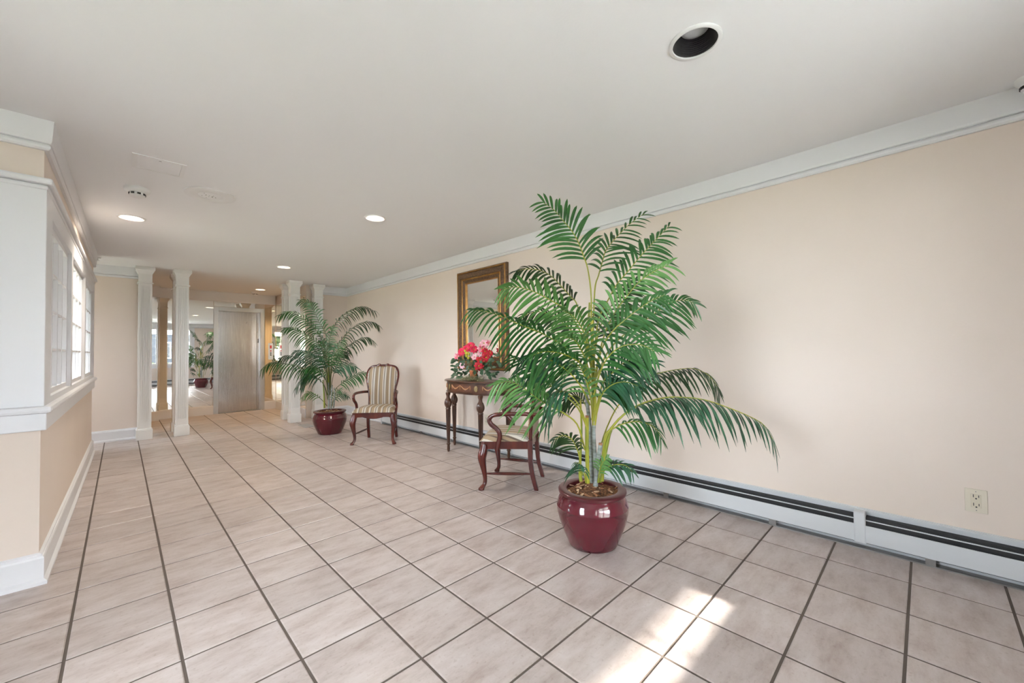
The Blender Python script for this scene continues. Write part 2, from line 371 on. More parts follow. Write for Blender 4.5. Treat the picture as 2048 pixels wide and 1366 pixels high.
# ---- glazed vestibule on the left: local axis s (into the hall), d (towards the hall), z
AN = .0127; SX, SY = -.45, 3.68; LEN = 11.75
def vf(s, d, z): return (SX+s*math.sin(AN)+d*math.cos(AN), SY+s*math.cos(AN)-d*math.sin(AN), z)
vx = lambda d, s, z: vf(s, d, z)                # boxes given as (d0,d1,s0,s1,z0,z1)
TH = .45; WS0, WS1 = 2.79, 6.29
struct(S('wall_left', [(-TH, 0, 0, LEN, 0, WS0), (-TH, 0, 0, LEN, WS1, H)], 'wall', xf=vx))
struct(S('wall_left_front', [(-3.95, -TH, 0, .4, 0, H)], 'wall', xf=vx))
struct(S('wall_left_end', [(-3.95, -TH, LEN-.4, LEN, 0, H)], 'wall', xf=vx))
ops = [(.62, 3.8), (4.1, 7.6), (7.9, 11.3)]
posts = [(0, .62), (3.8, 4.1), (7.6, 7.9), (11.3, LEN)]
struct(S('trim_1', [(-TH, .04, a, b, WS0, WS1) for a, b in posts] + [(-TH, .04, a, b, 5.93, WS1) for a, b in ops] + [(-TH, .04, a, b, WS0, 2.90) for a, b in ops], 'trim', xf=vx))
pv = lambda a, z, d: vf(a, d-.025, z)
for k, (a, b) in enumerate(ops):
    window_unit('window_%d' % (k+1), a, b, 2.90, 5.93, 4, 4, pv, fr=.10, mun=.06, dep=.22, pane_d=.14)
# front facing white panelling, with a recessed panel beyond the stile
struct(S('trim_2', [(-1.0, .04, -.06, 0, WS0, WS1), (-3.95, -1.05, -.03, 0, WS0, WS1), (-3.95, -1.0, -.06, 0, 5.6, WS1), (-3.95, -1.0, -.06, 0, WS0, 3.0)], 'trim', xf=vx, bevel=.003))
struct(S('trim_3', [(-3.95, .07, -.09, 0, 2.41, 2.68), (0, .07, 0, LEN, 2.41, 2.68)], 'trim', xf=vx, bevel=.004))
struct(S('trim_4', [(-3.95, .13, -.15, 0, 2.68, 2.79), (0, .13, 0, LEN+.06, 2.68, 2.79)], 'trim', xf=vx, bevel=.014))
struct(S('trim_5', [(-3.95, .11, -.14, 0, 6.33, 6.43), (0, .11, 0, LEN, 6.33, 6.43), (-3.95, .06, -.08, 0, 6.25, 6.33), (0, .06, 0, LEN, 6.25, 6.33)], 'trim', xf=vx, bevel=.012))

def mould(name, runs, prof, m='trim'):
    """runs: polylines in plan (tiles), room on the left hand; prof: (out, z); mitred"""
    b = MB()
    for run in runs:
        P = [Vector((x, y)) for x, y in run]; ringz = []
        for i, p in enumerate(P):
            d0 = (P[i]-P[i-1]).normalized() if i else None; d1 = (P[i+1]-P[i]).normalized() if i < len(P)-1 else None
            n0 = Vector((-d0.y, d0.x)) if d0 else None; n1 = Vector((-d1.y, d1.x)) if d1 else None
            if n0 is None: n = n1
            elif n1 is None: n = n0
            else: n = (n0+n1)/(1+n0.dot(n1))
            ringz.append([(p.x+n.x*o, p.y+n.y*o, z) for o, z in prof])
        b.rings(ringz)
    return struct(b.build(name, m, scale=U))
crown = [(0,6.90),(.05,6.90),(.07,6.925),(.075,6.96),(.065,6.985),(.045,7.0),(.08,7.01),(.09,7.05),(.11,7.33),(.115,H),(0,H)]
base = [(0,0),(.10,0),(.10,.05),(.06,.09),(.06,.40),(.05,.43),(.035,.44),(.035,.46),(.0,.48)]
v0, v1, v2 = vf(0,0,0), vf(LEN,0,0), vf(0,-3.95,0); v3 = vf(LEN,-3.95,0)
vest = [(v3[0],v3[1]), (v1[0],v1[1]), (v0[0],v0[1]), (v2[0],v2[1])]
mould('trim_6', [vest], crown)
mould('baseboard_left', [vest], base)
mould('trim_7', [[(XW,YB),(XW,YP),(8.05,YP)]], crown)
mould('trim_8', [[(1.25,YP),(XL,YP)]], crown)
mould('baseboard_far_left', [[(1.25,YP),(XL,YP)]], base)
mould('baseboard_far_right', [[(XW,12.95),(XW,YP),(8.05,YP)]], base)
ecrown = [(0,6.78),(.07,6.78),(.09,6.86),(.12,7.28),(.12,H),(0,H)]
mould('trim_9', [[(7.72,YE),(1.985,YE)], [(1.985,YE-.45),(1.25,YE-.45)]], ecrown)
ebase = [(0,0),(.05,0),(.05,.48),(.03,.52),(0,.52)]
mould('baseboard_end', [[(7.80,YE),(EX1,YE)], [(EX0,YE),(1.985,YE)], [(1.985,YE-.45),(1.25,YE-.45)]], ebase)
mould('baseboard_alcove', [[(7.80,YP+.1),(7.80,YE)]], ebase)
mould('trim_10', [[(XL,SY),(XL,YB),(XW,YB)]], crown)

# ------------------------------------------------------------------ square fluted columns
def make_column():
    root = thing('column', 'x', 'column', (0,0,0))
    S('base', [(-.265,.265,-.265,.265,0,.43), (-.24,.24,-.24,.24,.43,.48)], 'column', root, bevel=.004)
    b = MB(); hw = .22; n = 5; z0, z1 = .48, 6.64
    b.box(-hw+.03, hw-.03, -hw+.03, hw-.03, z0, z1)
    b.box(-hw, hw, -hw, hw, z0, z0+.28); b.box(-hw, hw, -hw, hw, z1-.10, z1)
    for k in range(n+1):            # fillets standing proud between the flutes, on all four faces
        c = -hw+.04+(2*hw-.08)*k/n; wd = .017 if 0 < k < n else .04
        for sx in (-1, 1):
            b.box(c-wd, c+wd, min(sx*hw, sx*(hw-.04)), max(sx*hw, sx*(hw-.04)), z0+.28, z1-.10)
            b.box(min(sx*hw, sx*(hw-.04)), max(sx*hw, sx*(hw-.04)), c-wd, c+wd, z0+.28, z1-.10)
    b.build('shaft', 'column', root, scale=U)
    S('neck_band', [(-.26,.26,-.26,.26,6.64,6.70)], 'column', root, bevel=.006)
    c = MB(); c.rings([[(s*r, t*r, z) for s, t in ((-1,-1),(1,-1),(1,1),(-1,1))] for r, z in ((.22,6.70),(.22,7.06),(.235,7.09),(.29,7.20),(.305,7.22),(.315,7.23),(.315,7.365))])
    c.build('capital', 'column', root, scale=U)
    return root
c0 = make_column()
colspec = [((1.195,17.22), 'white square fluted column against the end of the left partition wall'),
           ((2.42,17.08), 'white square fluted column standing before the mirrored alcove wall'),
           ((2.42,18.57), 'white square column mostly hidden behind the one beside the lift mirrors'),
           ((6.97,16.88), 'white square fluted column between the lift call panel and the smaller palm'),
           ((7.03,18.37), 'white square column half hidden behind the one next to the grey plate'),
           ((8.27,17.32), 'white square column against the right partition behind the smaller palm')]
for k, ((x, y), lab) in enumerate(colspec):
    o = c0 if k == 0 else copy_tree(c0)
    o.location = (x*U, y*U, 0); o['label'] = lab; o['group'] = 'lobby columns'

# ------------------------------------------------------------------ lift door, call panel, alcove mirrors
dr = struct(S('door_1', [(EX0, EX0+.24, YE-.05, YE+.02, 0, EZ), (EX1-.24, EX1, YE-.05, YE+.02, 0, EZ), (EX0+.24, EX1-.24, YE-.05, YE+.02, EZ-.24, EZ),
                         (EX0+fw_, EX0+.24, YE+.02, YE+RC, 0, EZ-.2), (EX1-.24, EX1-fw_, YE+.02, YE+RC, 0, EZ-.2), (EX0+.24, EX1-.24, YE+.02, YE+RC, EZ-.24, EZ-.2)], 'steel2', bevel=.003))
tag(dr, 'brushed stainless steel lift door in a steel frame', 'door')
S('door_panel', [(EX0+.24, EX1-.24, YE+.22, YE+.3, .03, EZ-.24)], 'steel', dr)
S('door_seam', [(EX1-.40, EX1-.37, YE+.205, YE+.222, .03, EZ-.3)], 'rail', dr)
S('door_sill', [(EX0+.24, EX1-.24, YE+.0, YE+.5, -.01, .02)], 'rail', dr)
S('peep_hole', [(6.15,6.19,YE+.212,YE+.222,5.55,5.6)], 'dark', dr)
S('key_slot', [(EX1-.33,EX1-.29,YE+.21,YE+.222,4.3,4.55)], 'dark', dr)
mz0, mz1 = .52, 6.78
def mirror_panel(label, box_, m='mirror'):
    o = S('mirror_panel', [box_], m); return tag(o, label, 'mirror', 'alcove mirror panels')
mirror_panel('tall wall mirror beside the lift door, reflecting palm and chair', (2.0, EX0-.005, YE-.03, YE, mz0, mz1))
mirror_panel('narrow tall mirror on the shallow pier left of the lift alcove', (1.26, 1.98, YE-.48, YE-.45, mz0, mz1))
mirror_panel('low wide mirror strip above the lift door frame', (EX0+.02, EX1-.02, YE-.03, YE, EZ+.01, mz1))
mirror_panel('narrow mirror behind the lift call panel', (EX1+.005, 7.77, YE-.03, YE, mz0, mz1), 'warm_tint')
for a, b, lab in ((22.3, 23.55, 'side mirror, warm lamplight put into its tint, nearest the lift call panel'), (20.4, 22.25, 'side mirror, warm lamplight put into its tint, in the middle of the alcove side wall'), (17.75, 20.35, 'side mirror, warm lamplight put into its tint, glimpsed between the columns behind the palm')):
    mirror_panel(lab, (7.77, 7.80, a, b, mz0, mz1), 'warm_tint')
cp = S('call_panel', [(7.33, 7.60, YE-.05, YE-.03, 3.2, 4.28)], 'steel2', bevel=.002); tag(cp, 'steel lift call plate with red display and round buttons', 'call panel')
S('display', [(7.42,7.52,YE-.06,YE-.05,3.92,4.12)], 'redled', cp)
for z, m in ((3.76,'redled'),(3.62,'dark'),(3.50,'dark')):
    b = MB(); b.rings([[(7.47+.045*math.cos(2*math.pi*k/14), YE-.05-d, z+.045*math.sin(2*math.pi*k/14)) for k in range(14)] for d in (0,.012)]); b.build('button', m, cp, scale=U)
pt = S('floor_plate', [(6.80, 7.25, 14.66, 15.66, 0.0, .025)], 'matplate', bevel=.002); tag(pt, 'thin grey metal plate lying on the tiles beside a column', 'plate')

# ------------------------------------------------------------------ baseboard heaters
def heater(label, x_wall, y0, y1, covers, flip=None, ends=()):
    root = thing('baseboard_heater', label, 'heater', (0,0,0))
    X = lambda d0, d1: (x_wall-d1, x_wall-d0)      # d = distance off the wall
    xf = flip
    def P(name, q, m, bev=0):
        b = MB()
        for d0, d1, a, b_, z0, z1 in q: b.box(*X(d0, d1), a, b_, z0, z1, xf=xf)
        return b.build(name, m, root, scale=U, bevel=bev)
    P('back_plate', [(0, .03, y0, y1, 0, .665), (.03,.075,y0,y1,.635,.66)], 'heater')
    P('fin_element', [(.03, .17, y0, y1, .10, .56)], 'dark')
    P('damper', [(.125, .19, y0, y1, .50, .515)], 'heater')
    cuts = [y0]+sorted(covers)+[y1]
    for a, b in zip(cuts[:-1], cuts[1:]):
        P('front_panel', [(.20, .225, a+.02, b-.02, .125, .425)], 'heater', .002)
    P('bottom_rail', [(.20, .215, y0, y1, 0, .022), (.04,.20,y0,y1,0,.012)], 'rail')
    k = y0+1.5
    while k < y1: P('bracket', [(.17, .20, k, k+.12, .02, .13)], 'rail'); k += 2.2
    for c in covers: P('joint_cover', [(.03, .235, c-.08, c+.08, .10, .645)], 'heater', .006)
    for c in ends: P('end_cap', [(0, .24, c-.12, c, 0, .665)], 'heater', .006)
    return root
heater('long low grey white baseboard heater along the cream wall', XW, YB+.1, 12.95, [-5.28], ends=(12.95,))
fl_ = lambda x, y, z: (y, YB+(XW-x), z)            # same section turned along the back wall
heater('baseboard heater under the back windows', XW, XL+.2, XW-.4, [-1.0], flip=fl_)

# ------------------------------------------------------------------ sockets
def socket(label, y, zc, w_, h_):
    root = thing('wall_socket', label, 'socket', (XW*U, y*U, zc*U), 0, 'wall sockets')
    S('cover_plate', [(-.018,0,-w_/2,w_/2,-h_/2,h_/2)], 'plate', root, bevel=.0015)
    S('receptacle', [(-.028,-.018,-w_*.23,w_*.23,-h_*.29,h_*.29)], 'plate2', root, bevel=.001)
    for sz in (-1, 1):
        for dy, hh in ((-.028,.018),(.028,.022)): S('slot', [(-.031,-.0275,dy-.004,dy+.004,sz*.065+.012-hh,sz*.065+.012+hh)], 'dark', root)
        S('ground_hole', [(-.031,-.0275,-.009,.009,sz*.065-.035,sz*.065-.018)], 'dark', root)
        S('screw', [(-.022,-.0175,-.006,.006,sz*h_*.4-.006,sz*h_*.4+.006)], 'rail', root)
    return root
socket('ivory double wall socket above the heater on bare wall', -6.66, 1.135, .235, .36)
socket('ivory wall socket half hidden behind the console table leg', 5.06, 1.06, .22, .36)

# ------------------------------------------------------------------ ceiling fittings
def can_light(k, lit, label, tint=(1.0,.88,.74)):
    cx, cy, r = cans[k]
    root = thing('recessed_light', label, 'ceiling light', (cx*U, cy*U, H*U), 0, 'recessed ceiling lights')
    b = MB(); b.lathe([(r+.035,0),(r+.035,-.012),(r+.02,-.022),(r-.012,-.02),(r-.012,.02)], 40, cap0=False, cap1=False); b.build('trim_ring', 'smoke', root, True, scale=U)
    pr = []; n = 10; dep = .22 if not lit else .2
    for q in range(n): pr += [(r-.012-.05*q/n, dep*q/n), (r-.030-.05*q/n, dep*(q+.3)/n)]
    b = MB(); b.lathe(pr+[(r-.08,dep)], 40, cap0=False, cap1=False); b.build('baffle', 'baffle' if not lit else 'smoke', root, scale=U)
    b = MB(); b.lathe([(r-.005,dep+.002),(r-.01,dep+.1),(.001,dep+.12)], 32, cap0=False); b.build('housing', 'bulboff', root, True, scale=U)
    b = MB(); b.lathe([(.001,dep-.09),(r*.35,dep-.085),(r*.6,dep-.055),(r*.70,dep-.01),(r*.70,dep+.06)], 32, cap1=False); b.build('bulb', 'bulbon' if lit else 'bulboff', root, True, scale=U)
    if lit:
        l = bpy.data.lights.new('downlight', 'SPOT'); l.energy = lit; l.color = tint; l.spot_size = R(140); l.spot_blend = .8; l.shadow_soft_size = .05
        lo = bpy.data.objects.new('downlight', l); col.objects.link(lo); lo.parent = root; lo.location = (0,0,-.03*U)
    return root
can_light(0, 0, 'unlit recessed light with a black ribbed baffle')
can_light(1, 35, 'lit white recessed light above the console table side of the hall')
can_light(2, 18, 'small lit recessed light in line before the columns')
can_light(3, 34, 'lit recessed light in the alcove ceiling before the lift', (1.0,.66,.34))
can_light(4, 26, 'lit recessed light next to the smoke detector and window wall')
ap = thing('ceiling_access_panel', 'flush white rectangular access panel in the ceiling', 'access panel', (.985*U, 4.44*U, H*U))
S('panel_frame', [(-.40,-.33,-.38,.38,-.014,0),(.33,.40,-.38,.38,-.014,0),(-.33,.33,-.38,-.34,-.014,0),(-.33,.33,.34,.38,-.014,0)], 'smoke', ap)
S('panel_door', [(-.325,.325,-.335,.335,-.010,0)], 'ceil', ap)
S('latch', [(-.02,.02,-.29,-.27,-.016,-.010)], 'rail', ap)
def smoke(label, x, y, r):
    root = thing('smoke_detector', label, 'smoke detector', (x*U, y*U, H*U), 0, 'ceiling detectors')
    b = MB(); b.lathe([(.001,0),(r,0),(r,-.05),(r*.86,-.085),(r*.6,-.10)][::1], 28, cap1=False); b.build('housing', 'smoke', root, True, scale=U)
    b = MB(); b.lathe([(r*.62,-.085),(r*.60,-.16),(r*.45,-.19),(.001,-.195)], 24, cap0=False); b.build('sensor_head', 'smoke', root, True, scale=U)
    for k in range(8):
        a = 2*math.pi*k/8+.2; c, s_ = math.cos(a), math.sin(a)
        b = MB(); b.box(-.03,.03,-.006,.006,-.155,-.115, xf=lambda x_,y_,z_: (r*.61*c - x_*s_ + y_*c, r*.61*s_ + x_*c + y_*s_, z_)); b.build('vent_slot', 'dark', root, scale=U)
smoke('round white smoke detector near the access panel', .70, 6.24, .23)
smoke('small smoke detector in front of the lift', 6.35, 22.4, .2)
smoke('small round ceiling fitting tight beside the crown moulding', 9.71, -7.30, .14)
sp = thing('ceiling_speaker', 'flat round white ceiling speaker grille', 'speaker', (1.96*U, 5.60*U, H*U))
b = MB(); b.lathe([(.50,0),(.50,-.018),(.47,-.03),(.25,-.034),(.24,-.025)], 48, cap1=False); b.build('outer_ring', 'smoke', sp, True, scale=U)
b = MB(); b.lathe([(.24,-.0245),(.2,-.03),(.001,-.032)], 32, cap0=False); b.build('grille', 'ceil', sp, True, scale=U)
for k in range(14):
    a = random.uniform(0, 6.28); q = random.uniform(.03,.2); S('perforation', [(q*math.cos(a)-.008,q*math.cos(a)+.008,q*math.sin(a)-.008,q*math.sin(a)+.008,-.034,-.03)], 'rail', sp)
spk = thing('sprinkler_head', 'tiny chrome sprinkler head by the end of the window wall', 'sprinkler', (-.22*U, 16.0*U, H*U))
b = MB(); b.lathe([(.11,0),(.11,-.02),(.04,-.03),(.035,-.10),(.08,-.105),(.08,-.115),(.001,-.116)], 18); b.build('deflector', 'steel2', spk, True, scale=U)

# ------------------------------------------------------------------ wall mirror
def framed_mirror():
    y0, y1, z0, z1 = 3.81, 6.62, 2.87, 6.64; yc, zc = (y0+y1)/2, (z0+z1)/2; hw, hh = (y1-y0)/2, (z1-z0)/2
    root = thing('wall_mirror', 'rectangular wall mirror in a carved brown and gilt frame', 'mirror', (XW*U, yc*U, zc*U))
    def band(name, prof, m):           # prof: (inset, off wall)
        b = MB(); rs = []
        for s, t in ((-1,-1),(1,-1),(1,1),(-1,1)): rs.append([(-d, s*(hw-i), t*(hh-i)) for i, d in prof])
        n = len(prof); b.v = [p for r in rs for p in r]
        for k in range(4):
            for j in range(n): b.f.append((k*n+j, ((k+1)%4)*n+j, ((k+1)%4)*n+(j+1)%n, k*n+(j+1)%n))
        return b.build(name, m, root, scale=U)
    band('frame_edge', [(0,0),(0,.10),(.02,.13),(.03,.13),(.03,0)], 'carved')
    band('gilt_outer_band', [(.03,0),(.03,.135),(.05,.155),(.075,.155),(.085,.13),(.085,0)], 'gilt')
    band('carved_band', [(.085,0),(.085,.135),(.13,.15),(.20,.16),(.26,.15),(.29,.125),(.29,0)], 'carved')
    band('gilt_inner_band', [(.29,0),(.29,.13),(.31,.145),(.33,.145),(.35,.12),(.35,0)], 'gilt')
    band('inner_slope', [(.35,0),(.35,.115),(.44,.07),(.45,.08),(.46,.075),(.475,.05),(.475,0)], 'carved')
    band('inner_bead', [(.458,.03),(.458,.08),(.475,.085),(.49,.06),(.49,.03)], 'gilt')
    a, c = hw-.475, hh-.475; e = .09
    b = MB(); b.rings([[(-.03,-a,-c),(-.03,a,-c),(-.03,a,c),(-.03,-a,c)], [(-.033,-a+e,-c+e),(-.033,a-e,-c+e),(-.033,a-e,c-e),(-.033,-a+e,c-e)]])
    b.build('mirror_glass', 'mirror', root, scale=U)
framed_mirror()

# ------------------------------------------------------------------ armchairs (metres, front towards local -Y)
def make_chair():
    root = empty('armchair', (0,0,0))
    fx, fy, rx, ry = .245, -.215, .185, .165
    # seat rails
    b = MB()
    for s in (-1, 1):
        a0, a1 = Vector((s*fx, fy, 0)), Vector((s*rx, ry, 0)); n = Vector((s, .15, 0)).normalized()*.014
        b.rings([[(a0+n)+Vector((0,0,.345)), (a0-n)+Vector((0,0,.345)), (a0-n)+Vector((0,0,.415)), (a0+n)+Vector((0,0,.415))], [(a1+n)+Vector((0,0,.345)), (a1-n)+Vector((0,0,.345)), (a1-n)+Vector((0,0,.415)), (a1+n)+Vector((0,0,.415))]])
    b.box(-rx, rx, ry-.014, ry+.014, .345, .415)
    b.build('side_rail', 'mahog', root, bevel=.004)
    n = 24; b = MB(); rs = []
    for k in range(n+1):
        u = -1+2*k/n; low = .352-.022*max(0, math.cos(u*math.pi*.95))**1.0*(1 if abs(u) < .5 else 0)-.010*(abs(u) > .75)
        x = u*(fx+.018); rs.append([(x,fy-.022,low),(x,fy+.012,low),(x,fy+.012,.415),(x,fy-.022,.415)])
    b.rings(rs); b.build('front_rail', 'mahog', root, bevel=.003)
    # cabriole front legs
    for s in (-1, 1):
        o = Vector((s*fx, fy, 0)); d = Vector((s*.70, -.72, 0))
        pth = [(0,.385,.030),(.004,.345,.036),(.018,.30,.038),(.022,.26,.034),(.012,.20,.026),(.0,.14,.020),(-.006,.09,.0165),(-.002,.055,.017),(.014,.034,.022),(.030,.018,.026),(.030,.004,.024)]
        P = catmull([o+d*p+Vector((0,0,z)) for p, z, r in pth], 26); rad = [pth[min(int(k/26*10), 9)][2]*(1-(k/26*10 % 1 if k < 26 else 1))+pth[min(int(k/26*10)+1, 10)][2]*((k/26*10 % 1) if k < 26 else 1) for k in range(27)]
        b = MB(); b.rings([[p+Vector((r*math.copysign(abs(math.cos(q))**.75, math.cos(q)), r*math.copysign(abs(math.sin(q))**.75, math.sin(q)), 0)) for q in [2*math.pi*(j+.5)/12 for j in range(12)]] for p, r in zip(P, rad)])
        leg = b.build('leg', 'mahog', root, True)
    # raked back legs
    for s in (-1, 1):
        P = catmull([(s*rx, ry+.012, .42), (s*rx, ry+.010, .30), (s*(rx+.002), ry+.022, .15), (s*(rx+.004), ry+.060, .0)], 10)
        b = MB(); b.rings([[(p.x+dx*q, p.y+dy*q, p.z) for dx, dy in ((-1,-1),(1,-1),(1,1),(-1,1))] for p, q in ((p, .021-.004*k/10) for k, p in enumerate(P))])
        b.build('leg', 'mahog', root, bevel=.004)
        P = [Vector((s*(fx-.004), fy+.015, .135)).lerp(Vector((s*(rx+.002), ry+.025, .135)), k/8) for k in range(9)]
        b = MB(); b.tube(P, [.007+.006*math.sin(math.pi*k/8) for k in range(9)], 8); b.build('stretcher', 'mahog', root, True)
    # seat cushion
    nu, nv = 20, 14; b = MB(); rows = []
    for j in range(nv+1):
        v = j/nv; row = []
        for i in range(nu+1):
            u = -1+2*i/nu; hw = (fx+.028)*(1-v)+(rx+.016)*v; y = fy-.032+v*(ry-fy+.040)
            e = (1-abs(u)**6)*(1-abs(2*v-1)**7); rise = .060*(max(e,0)**.38)+.012*(1-u*u)*(1-(2*v-1)**2)
            row.append((u*hw, y-(.006 if v == 0 else 0), .412+rise))
        rows.append(row)
    b.rings(rows, closed=False)
    b.rings([[(x,y,.412) for x,y in ((-(fx+.028),fy-.038),(fx+.028,fy-.038),(rx+.016,ry+.008),(-(rx+.016),ry+.008))], [(x,y,.413) for x,y in ((-(fx+.028),fy-.038),(fx+.028,fy-.038),(rx+.016,ry+.008),(-(rx+.016),ry+.008))]])
    b.build('seat_cushion', 'stripe', root, True)
    # spoon shaped back
    def bk(u, w_, off=0): return Vector((u, ry+.010+.14*w_+.05*w_*w_-.02*math.sin(math.pi*min(w_/.6,1))+off, .405+w_*.98))
    half = [(.172,0),(.168,.06),(.166,.13),(.170,.20),(.182,.28),(.200,.36),(.212,.43),(.212,.49),(.200,.54),(.172,.578),(.130,.596),(.080,.604),(.058,.618),(.040,.606),(0,.606)]
    out = half+[(-x, z) for x, z in half[-2::-1]]
    O2 = catmull([(x, z, 0) for x, z in out], 96)
    b = MB(); b.tube([bk(p.x, p.y) for p in O2], .0165, 8, 1, 1, Vector((0,1,0))); b.build('back_frame', 'mahog', root, True)
    O3 = [p for p in O2]; rings = []; ctr = Vector((0,.31,0))
    for sc, off in ((.985,-.004),(.955,-.020),(.85,-.030),(.55,-.037),(.2,-.039)): rings.append([bk(ctr.x+(p.x-ctr.x)*(sc if sc > .9 else sc), ctr.y+(min(p.y,.602)-ctr.y)*(sc), off) for p in O3])
    b = MB(); n = len(O3)
    b.rings(rings, closed=True, cap0=False); b.build('back_upholstery', 'stripe', root, True)
    b = MB(); b.rings([[bk(p.x*.97, .31+(p.y-.31)*.97, o_) for p in O3] for o_ in (.002,.012)]); b.build('back_panel', 'stripe', root)
    b = MB()
    for k in range(4, 93, 3):
        p = O2[k]; q = bk(p.x*.93, .31+(p.y-.31)*.95, -.023); sph(b, q, .0055, 6, 4)
    b.build('nailhead_trim', 'gilt', root, True)
    # shepherd's crook arms
    for s in (-1, 1):
        P = catmull([(s*.186,.235,.635),(s*.215,.13,.645),(s*.250,.02,.648),(s*.268,-.08,.645),(s*.272,-.135,.632),(s*.272,-.160,.600),(s*.270,-.145,.562),(s*.266,-.105,.530),(s*.262,-.078,.497),(s*.260,-.072,.455),(s*.257,-.084,.410),(s*.254,-.095,.350)], 44)
        rad = [.0155 if k < 18 else .017 for k in range(45)]
        b = MB(); b.tube(P, rad, 10, 1.15, .95, Vector((1,0,0)), .7); b.build('arm', 'mahog', root, True)
    return root
ch = make_chair()
def place(o, front, back, label):
    f, b = Vector(front), Vector(back); d = (f-b).normalized(); o.location = ((f.x+b.x)/2*U, (f.y+b.y)/2*U, 0)
    o.rotation_euler = (0, 0, math.atan2(d.y, d.x)+math.pi/2); tag(o, label, 'chair', 'striped armchairs')
ch2 = copy_tree(ch)
place(ch, (7.52,8.87), (8.39,9.86), 'mahogany armchair with tall striped back beside the smaller palm, facing the hall')
place(ch2, (7.79,2.33), (8.59,1.12), 'mahogany armchair seen from its side between console table and large palm')

# ------------------------------------------------------------------ console table (local x along the wall, -y into the room)
TC = (9.95, 4.93); TZ = 2.56*U
def outline(wd, dp, n=40, p=2.4, back=0.0):
    pts = []
    for k in range(n+1):
        a = math.pi*k/n; c, s = math.cos(a), math.sin(a)
        pts.append((wd*math.copysign(abs(c)**(2/p), c), -dp*abs(s)**(2/p)-back))
    return pts
tb = thing('console_table', 'dark carved half-round console table with four fluted legs', 'table', (TC[0]*U, TC[1]*U, 0), R(-90))
WD, DP = .565, .415
b = MB(); o_ = [outline(WD*k, DP*k) for k in (.965, 1.0, 1.0, .985, .93)]
b.rings([[(x,y,z) for x,y in o] for o, z in zip(o_, (.826,.834,.842,.8475,.8475))]); b.build('table_top', 'table', tb, True)
b = MB(); b.rings([[(x,y,z) for x,y in outline(WD*.94, DP*.94)] for z in (.700,.828)]); b.build('apron', 'table', tb, True)
b = MB(); b.rings([[(x,y,z) for x,y in outline(WD*k, DP*k)] for k, z in ((.945,.700),(.965,.703),(.965,.709),(.945,.713))]); b.build('apron_bead', 'table', tb, True)
def onap(t, z, off=.0):        # point on the apron face, t in 0..1 round the front
    a = math.pi*t; c, s = math.cos(a), math.sin(a); p = 2.4
    x, y = WD*.94*math.copysign(abs(c)**(2/p), c), -DP*.94*abs(s)**(2/p)
    n = Vector((math.copysign(abs(x/(WD*.94))**(p-1), x)/(WD*.94), -abs(y/(DP*.94))**(p-1)/(DP*.94), 0)).normalized()
    return Vector((x, y, z))+n*off
panels = [(.035,.335), (.405,.595), (.665,.965)]
for k, (a, c) in enumerate(panels):
    b = MB(); b.rings([[onap(a+(c-a)*i/14, z, .002) for i in range(15)] for z in (.727,.812)], closed=False); b.build('apron_panel', 'tpanel', tb)
    nsw = 3 if k != 1 else 2
    for q in range(nsw):
        P = []
        for i in range(13):
            u = i/12; t = a+(c-a)*(.08+.84*(q+u)/nsw); P.append(onap(t, .797-.040*math.sin(math.pi*u), .004))
        b = MB(); b.tube(P, [.0025+.0055*math.sin(math.pi*i/12) for i in range(13)], 6); b.build('painted_swag', 'swag', tb, True)
    for q in range(nsw+1):
        t = a+(c-a)*(.08+.84*q/nsw); b = MB(); b.tube([onap(t, z, .004) for z in (.800,.785,.765,.748)], [.004,.006,.005,.001], 6); b.build('painted_tassel', 'swag', tb, True)
for t in (.37, .63, .015, .985):
    b = MB(); b.rings([[onap(t+.016*r*math.cos(q), .769+.034*r*math.sin(q), o) for q in [2*math.pi*j/18 for j in range(18)]] for r, o in ((1,.001),(1,.005),(.8,.007))]); b.build('oval_medallion', 'medal', tb, True)
prof = [(.024,.700),(.030,.690),(.026,.675),(.020,.655),(.022,.635),(.034,.615),(.043,.590),(.045,.570),(.042,.550),(.032,.528),(.026,.518),(.031,.512),(.031,.500),(.027,.494),(.0285,.485),(.027,.40),(.023,.25),(.018,.115),(.016,.105),(.022,.098),(.023,.088),(.016,.078),(.017,.045),(.018,.03),(.013,.006),(.012,0)]
def leg_fl(z): return .16 if (.11 < z < .49 or .545 < z < .60) else 0
pleg = None
for x, y in ((.88,8.88-TC[0]),(-.93,8.88-TC[0]),(1.53,9.62-TC[0]),(-1.38,9.70-TC[0])):
    if pleg is None:
        b = MB(); b.lathe(prof[::-1], 28, flute=leg_fl); pleg = b.build('leg', 'table', tb, True); o = pleg
    else: o = pleg.copy(); col.objects.link(o)
    o.location = (-x*U, y*U, 0)

